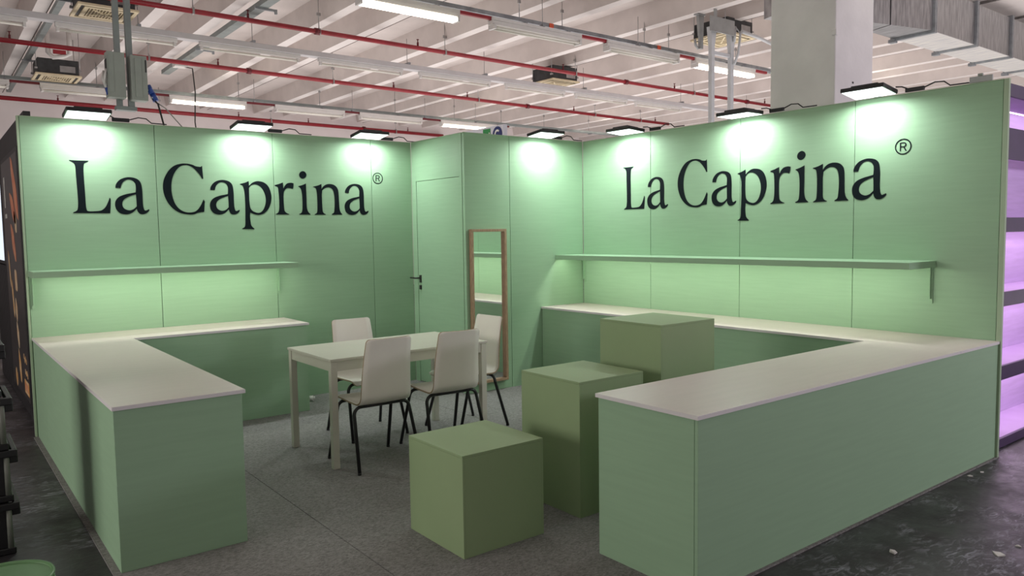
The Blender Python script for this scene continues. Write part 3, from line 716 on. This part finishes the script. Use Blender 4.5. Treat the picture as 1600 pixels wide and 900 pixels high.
wbox('dark_slot', 'cassette_dark', sb, -3.765, -3.752, 2.326, 2.329, 3.20, 3.32)
for x, y, z, r in ((-4.10, 2.40, 2.99, 18), (-3.735, 2.38, 3.03, -25), (-3.70, 2.38, 2.96, -25)):
    world_part(MB().m('blue_plug').tube([(x, y, z+.05), (x+.03 if x > -3.8 else x+.015, y-.02, z-.03)], .028, 10).m('print_white').tube([(x+.012, y, z+.015), (x+.02, y-.01, z-.0)], .031, 10), 'blue_plug', None, sb)
world_part(MB().tube([(-4.13, 2.38, 3.18), (-4.15, 2.34, 3.1), (-4.12, 2.35, 3.02)], .012, 6).tube([(-4.11, 2.36, 3.2), (-4.13, 2.32, 3.14), (-4.14, 2.34, 3.05)], .01, 6), 'cable_loop', 'fitting_white', sb)
cb = sb
world_part(MB().tube([(-3.70, 2.36, 2.95), (-3.66, 2.33, 2.90), (-3.645, 2.3, 2.80), (-3.64, 2.2, 2.65), (-3.64, 2.0, 2.3)], .009, 8), 'cable', 'cable_black', cb)
world_part(MB().tube([(-3.67, 2.36, 2.92), (-3.60, 2.3, 2.86), (-3.50, 2.2, 2.70), (-3.44, 2.0, 2.55)], .006, 6), 'thin_cable', 'cable_grey', cb)
cb = thing('hanging_cable', 'thin dark cable hanging from a box on the ceiling tray', 'cable', (-1.9, 5.4, 4.0))
world_part(MB().tube([(-2.0, 7.75, 4.44), (-1.83, 7.65, 4.40), (-1.81, 7.62, 4.0), (-1.84, 7.6, 3.5), (-1.78, 7.6, 2.9)], .010, 6), 'cable', 'cable_black', cb)
wbox('socket_box', 'fitting_white', cb, -2.10, -1.90, 7.65, 7.85, 4.42, 4.49)

# ---- two posts with a plate
ps = thing('service_posts', 'two pale vertical steel posts with a grey plate left of the column', 'post', (3.47, .83, 2.2))
for x in (3.252, 3.687):
    world_part(MB().box(x-.034, x+.034, .80, .86, 2.2, 4.37, bev=.004), 'post', 'post_white', ps)
    world_part(MB().quadprism([(x-.034, .798, 4.114), (x+.034, .798, 4.114), (x+.034, .862, 4.114), (x-.034, .862, 4.114)], [(x-.063, .79, 4.366), (x+.063, .79, 4.366), (x+.063, .87, 4.366), (x-.063, .87, 4.366)]), 'post_head', 'post_white', ps)
world_part(MB().box(3.126, 3.668, .75, .77, 4.288, 4.496, bev=.003).box(3.21, 3.27, .752, .768, 4.49, 4.598), 'plate', 'plate_grey', ps)
wbox('crosspiece', 'post_white', ps, 3.29, 3.65, .81, .85, 3.998, 4.046, bev=.003)
world_part(MB().tube([(3.687, .77, 3.90), (3.78, .77, 4.066), (3.83, .77, 4.356), (3.71, .77, 4.424), (3.687, .77, 4.21)], .018, 8), 'conduit_loop', 'post_white', ps)
cp_ = thing('conduit_pipe', 'straight pale conduit running from the right-hand post toward the column', 'pipe', (4.2, .77, 4.3))
world_part(MB().tube([(3.86, .77, 4.385), (4.27, .77, 4.355), (4.75, .77, 4.288)], .025, 8), 'pipe', 'post_white', cp_)
hk = thing('ceiling_hook', 'grey steel hook bracket hanging from the ceiling left of the posts', 'bracket', (3.26, 1.06, 4.5))
world_part(MB().box(3.20, 3.36, 1.02, 1.10, 4.58, 4.60).quadprism([(3.26, 1.04, 4.3), (3.34, 1.04, 4.3), (3.34, 1.08, 4.3), (3.26, 1.08, 4.3)], [(3.23, 1.04, 4.58), (3.35, 1.04, 4.58), (3.35, 1.08, 4.58), (3.23, 1.08, 4.58)]).box(3.27, 3.335, 1.04, 1.08, 4.12, 4.3), 'bracket', 'plate_grey', hk)
world_part(MB().tube([(3.30, 1.06, 4.14), (3.24, 1.06, 4.12), (3.19, 1.06, 4.16), (3.18, 1.06, 4.24)], .018, 8), 'hook', 'plate_grey', hk)

# ---- ventilation duct, right
du = thing('ventilation_duct', 'square galvanised ventilation duct running under the ceiling at the top right', 'duct', (6, -1.5, 3.9))
mat('duct_metal', (0.36, 0.36, 0.37), .36, .9, noise=.22, nscale=5, stretch=(8, 1, 1), bump=.15, bscale=7)
xs = [4.14, 5.34, 6.5, 7.7, 8.9, 10.1, 11.3]
for a, b in zip(xs, xs[1:]):
    wbox('duct_section', 'duct_metal', du, a+.03, b-.03, -1.745, -1.27, 3.9, 4.42, bev=.004)
    wbox('duct_underside', 'foil_reflections', du, a+.03, b-.03, -1.742, -1.273, 3.894, 3.8995)
for a in xs:
    world_part(MB().box(a-.028, a-.004, -1.775, -1.24, 3.87, 4.45).box(a+.004, a+.028, -1.775, -1.24, 3.87, 4.45).box(a-.04, a+.04, -1.30, -1.22, 3.85, 3.89), 'flange', 'galvanised', du)
world_part(MB().quadprism([(3.44, -1.575, 3.9), (3.44, -1.575, 4.42), (3.54, -1.27, 4.42), (3.54, -1.27, 3.9)], [(4.11, -1.745, 3.9), (4.11, -1.745, 4.42), (4.11, -1.27, 4.42), (4.11, -1.27, 3.9)]), 'duct_section', 'duct_metal', du)
world_part(MB().quadprism([(1.9, -1.15, 3.9), (1.9, -1.15, 4.42), (2.0, -.85, 4.42), (2.0, -.85, 3.9)], [(3.42, -1.57, 3.9), (3.42, -1.57, 4.42), (3.52, -1.26, 4.42), (3.52, -1.26, 3.9)]), 'duct_section', 'duct_metal', du)
bx_ = thing('junction_block', 'small grey block standing on the right wall top near its end', 'box', (.012, -3.86, 2.5075))
wbox('body', 'plate_grey', bx_, .004, .020, -3.93, -3.79, 2.5075, 2.548, bev=.003)
wbox('clip', 'cabinet_grey', bx_, .002, .022, -3.87, -3.84, 2.5485, 2.565, bev=.003)

# ---- hall sign behind the cabin
sg = thing('hall_sign', 'white hall sign with a round navy C and a green pictogram', 'sign', (.5, 2.8, 2.2))
world_part(MB().box(.5, .56, 2.04, 3.62, 2.2, 2.975, bev=.003), 'board', 'sign_white', sg)
world_part(MB().box(.52, .54, 2.5, 2.54, 0, 2.2).box(.52, .54, 3.1, 3.14, 0, 2.2), 'stand', 'steel', sg)
def disc(cx, cz, r, x, n=28): return [(x, cx+r*math.cos(2*math.pi*k/n), cz+r*math.sin(2*math.pi*k/n)) for k in range(n)]
cy_, cz_ = 2.175, 2.855
world_part(MB().quadprism(disc(cy_, cz_, .105, .499), disc(cy_, cz_, .105, .496)), 'navy_disc', 'sign_navy', sg)
cm = MB()
ang = [math.radians(a) for a in range(45, 316, 15)]
for a0, a1 in zip(ang, ang[1:]):
    p = lambda a, r, x: (x, cy_-r*math.cos(a), cz_+r*1.05*math.sin(a))
    cm.quadprism([p(a0, .062, .4955), p(a0, .038, .4955), p(a1, .038, .4955), p(a1, .062, .4955)], [p(a0, .062, .494), p(a0, .038, .494), p(a1, .038, .494), p(a1, .062, .494)])
world_part(cm, 'letter', 'print_white', sg)
wbox('green_square', 'sign_green', sg, .496, .499, 2.33, 2.50, 2.78, 2.95)
gm = MB()
gm.box(.494, .4955, 2.345, 2.365, 2.80, 2.90).quadprism([(.494, 2.47, 2.80), (.494, 2.44, 2.80), (.494, 2.40, 2.87), (.494, 2.42, 2.88)], [(.4955, 2.47, 2.80), (.4955, 2.44, 2.80), (.4955, 2.40, 2.87), (.4955, 2.42, 2.88)]).box(.494, .4955, 2.385, 2.41, 2.80, 2.86)
world_part(gm, 'pictogram', 'print_white', sg)

# ================================================================ LEFT NEIGHBOUR: black wall with poster
pw = thing('exhibit_wall', 'black exhibition wall at the left edge behind the green booth', 'partition', (-4.9, 2.5, 0))
PX = -4.95
wbox('wall_slab', 'wall_black', pw, PX, PX+.05, B+.05, 3.42, -.005, 2.55, bev=.003)
for k in range(12):
    y = 3.43+k*.11; wbox('slat', 'wall_black', pw, PX, PX+.04, y, y+.095, -.005, 1.29, bev=.003)
wbox('slat_backing', 'wall_black', pw, PX+.045, PX+.06, 3.43, 4.75, -.005, 2.5)
scn = thing('lit_screen', 'bright white lit panel at the far left edge behind the black wall', 'screen', (PX, 3.9, 1.3))
wbox('screen_frame', 'wall_black', scn, PX, PX+.04, 3.43, 4.7, 1.30, 2.4, bev=.003); wbox('screen_face', 'screen_lit', scn, PX-.004, PX-.0005, 3.50, 4.62, 1.34, 2.12)
po = thing('food_poster', 'tall black poster with hanging hams printed on it at the left edge', 'poster', (PX, 2.3, .1))
wbox('poster_frame', 'black_plastic', po, PX-.014, PX-.0005, 1.52, 3.08, .12, 2.33, bev=.003)
wbox('poster_sheet', 'poster_black', po, PX-.016, PX-.0145, 1.56, 3.04, .15, 2.29)
def blob(name, m, y0, z0, y1, z1, w0, w1, k=9):
    c0, c1 = Vector((y0, z0)), Vector((y1, z1)); d = c1-c0; n_ = Vector((-d.y, d.x)).normalized(); pts = []
    for i in range(k+1):
        t_ = i/k; w_ = (w0*(1-t_)+w1*t_)*math.sqrt(max(0, math.sin(math.pi*min(max(t_, .0), 1))))*(1+.15*math.sin(9*t_+y0*7)); pts.append((c0+d*t_, w_))
    ring = [p+n_*w_ for p, w_ in pts]+[p-n_*w_ for p, w_ in pts[::-1][1:-1]]
    mb = MB(); mb.quadprism([(PX-.0165, p.x, p.y) for p in ring], [(PX-.018, p.x, p.y) for p in ring]); world_part(mb, name, m, po)
blob('ham_print', 'ham_red', 2.05, 2.28, 1.66, 1.72, .10, .12)
blob('ham_print', 'ham_red', 2.33, 1.98, 1.88, 1.70, .06, .10); blob('ham_print', 'ham_cream', 2.02, 1.80, 1.86, 1.62, .07, .07)
blob('ham_print', 'ham_red', 2.38, 1.70, 2.05, 1.36, .08, .10)
blob('ham_print', 'ham_cream', 2.28, 1.27, 2.10, 1.10, .10, .09)
blob('ham_print', 'ham_amber', 2.62, 1.18, 2.50, .82, .05, .07); blob('ham_print', 'ham_cream', 2.34, 1.02, 2.28, .80, .07, .08)
blob('ham_print', 'ham_cream', 2.36, .80, 2.24, .56, .06, .08); blob('ham_print', 'ham_amber', 2.34, .55, 2.22, .24, .05, .10)
blob('ham_print', 'ham_amber', 2.80, 1.45, 2.70, 1.10, .04, .05); blob('ham_print', 'ham_amber', 2.75, .30, 2.60, .18, .08, .08)
for z0, z1, y0, y1, m in ((1.86, 2.15, 2.76, 2.84, 'print_white'), (1.76, 1.80, 2.68, 2.86, 'print_white'), (.20, .32, 1.62, 1.96, 'ham_amber')):
    wbox('print_block', m, po, PX-.018, PX-.0165, y0, y1, z0, z1)
for k, (y, z) in enumerate([(1.70, .50), (1.76, .52), (1.82, .50), (1.88, .53), (1.70, .40), (1.76, .39), (1.82, .40), (1.66, .38)]):
    wbox('print_letter', 'ham_amber', po, PX-.018, PX-.0165, y, y+.035, z-.025, z+.02)
for k in range(4):
    wbox('print_letter', 'ham_red', po, PX-.0195, PX-.0182, 1.67+k*.07, 1.71+k*.07, .225, .295)

# ---- crates and bucket at the left edge
def make_crate():
    t = thing('storage_crate', '', 'crate')
    W, D, Hc = .56, .40, .262
    MB().box(-W, 0, 0, D, 0, .035, bev=.006).build('crate_base', 'crate_black', t)
    for q_ in ((-W+.012, -.012, .012, .026), (-W+.012, -.012, D-.026, D-.012)): MB().box(*q_, .0355, Hc-.036).build('crate_side', 'crate_black', t)
    for q_ in ((-W+.012, -W+.026, .0265, D-.0265), (-.026, -.012, .0265, D-.0265)): MB().box(*q_, .0355, Hc-.036).build('crate_side', 'crate_black', t)
    MB().tube([(-.022, .004, .036), (-.022, .004, Hc-.036)], .013, 10).build('corner_tube', 'crate_strip', t)
    rm = MB(); z0, z1 = Hc-.0355, Hc-.0005
    for q_ in ((-W-.004, .024, -.012, .012), (-W-.004, .024, D-.012, D+.012), (-W-.004, -W+.02, .0125, D-.0125), (-.0, .024, .0125, D-.0125)): rm.box(*q_, z0, z1, bev=.004)
    rm.build('crate_rim', 'crate_black', t)
    MB().box(-.01, .028, .03, .09, z0-.04, z0-.001, bev=.004).build('latch', 'crate_black', t)
    return t
cr = make_crate()
for i, lb in enumerate(['bottom black storage crate of the stack at the left edge', 'second black storage crate from the floor at the left edge', 'third black storage crate from the floor at the left edge', 'topmost black storage crate of the stack at the left edge']):
    c = cr if i == 0 else copy_tree(cr)
    c.location = (-5.338+(0, .004, -.004, -.02)[i], -1.56+(0, .01, .0, .02)[i], -.0075+i*.2625); tag(c, lb, 'crate', 'stacked black crates at the left edge')
bk = thing('paint_bucket', 'round bucket of pale green paint at the bottom left corner', 'bucket', (-5.47, -2.87, -.0075))
MB().lathe((0, 0, 0), [(0, 0), (.125, 0), (.130, .01), (.150, .33), (.158, .335), (.158, .345), (.151, .350), (.156, .372), (.156, .380), (.150, .380), (.146, .34), (.121, .02), (0, .015)], 40).build('bucket_body', 'bucket_white', bk)
MB().lathe((0, 0, 0), [(.1445, .3745), (.1495, .381), (.157, .3812), (.158, .376), (.1565, .371)], 40).build('painted_rim', 'bucket_green', bk)
MB().lathe((0, 0, 0), [(0, .372), (.05, .3715), (.12, .372), (.1455, .374)], 40).build('paint_surface', 'bucket_green', bk)
for a in (20, 60, 100, 150, 210, 300, 340):
    MB().tube([(.1575*math.cos(math.radians(a)), .1575*math.sin(math.radians(a)), .375), (.1575*math.cos(math.radians(a)), .1575*math.sin(math.radians(a)), .30-.0003*a)], .004, 6).build('paint_drip', 'bucket_green', bk)

# ---- right neighbour: purple lit shelving
pu = thing('purple_shelving', 'purple illuminated shelving unit at the right edge beside the green wall', 'shelving', (.8, -3.8, 0))
x0, x1, yf, yb = .032, 1.9, -3.955, -3.62
wbox('upright', 'purple_dark', pu, x0, x0+.034, yf, yb, -.005, 2.50, bev=.002); wbox('upright', 'purple_dark', pu, x1, x1+.04, yf, yb, -.005, 2.50, bev=.002)
wbox('back_panel', 'lavender', pu, x0+.034, x1, yb-.02, yb, -.005, 2.50)
for z0, z1 in ((2.425, 2.51), (1.506, 1.606), (.994, 1.093), (.478, .577), (-.005, .060)):
    wbox('shelf', 'lavender', pu, x0+.035, x1-.001, yf+.022, yb-.021, z0, z1)
    wbox('shelf_edge', 'purple_dark', pu, x0+.035, x1-.001, yf+.001, yf+.021, z0, z1+.001, bev=.003)
    if z0 > 0:
        wbox('led_strip', 'led_pink', pu, x0+.08, x1-.05, yb-.05, yb-.035, z0-.006, z0-.001)
        lamp('shelf_glow', Vector(((x0+x1)/2, -3.80, z0-.012))-pu.location, (math.radians(0), 0, 0), 1.6, PURPLE_W, (1, .80, .96), pu, sy=.18)
wbox('header_band', 'purple_dark', pu, x0+.036, x1-.001, yf+.08, yf+.10, 2.02, 2.24, bev=.003)

# ---- floor scraps
for i, (x, y, s, lb) in enumerate([(-2.015, -4.304, .045, 'flat scrap of pale paper on the dark floor before the right counter'), (-1.665, -4.63, .05, 'larger folded paper scrap on the dark floor at the bottom right'),
                                   (-1.49, -4.655, .025, 'small paper scrap at the bottom right edge of the floor'), (-.53, -4.07, .03, 'paper scrap on the floor touching the right counter'), (-.40, -4.085, .022, 'tiny paper scrap beside the far end of the right counter')]):
    a = i*1.1
    pts = [(x+s*(.5+.25*math.sin(3*k+i))*math.cos(a+k*1.2566), y+s*(.5+.25*math.cos(2*k+i))*math.sin(a+k*1.2566)) for k in range(5)]
    o = MB().quadprism([(p[0], p[1], -.0078) for p in pts], [(p[0], p[1], -.0045+.004*(k % 2)) for k, p in enumerate(pts)]).build('paper_scrap', 'paper', None)
    tag(o, lb, 'paper', 'paper scraps on the hall floor')
sk = thing('power_socket', 'small white power socket on the carpet behind the left counter end', 'socket', (-2.80, .72, 0))
world_part(MB().tube([(-2.85, .74, .03), (-2.80, .72, .03)], .024, 12), 'socket_body', 'print_white', sk)
world_part(MB().tube([(-2.80, .72, .03), (-2.785, .714, .03)], .017, 12), 'plug', 'fitting_white', sk)
world_part(MB().tube([(-2.85, .74, .03), (-2.93, .85, .012), (-2.93, .95, .012)], .008, 8), 'cord', 'cable_black', sk)
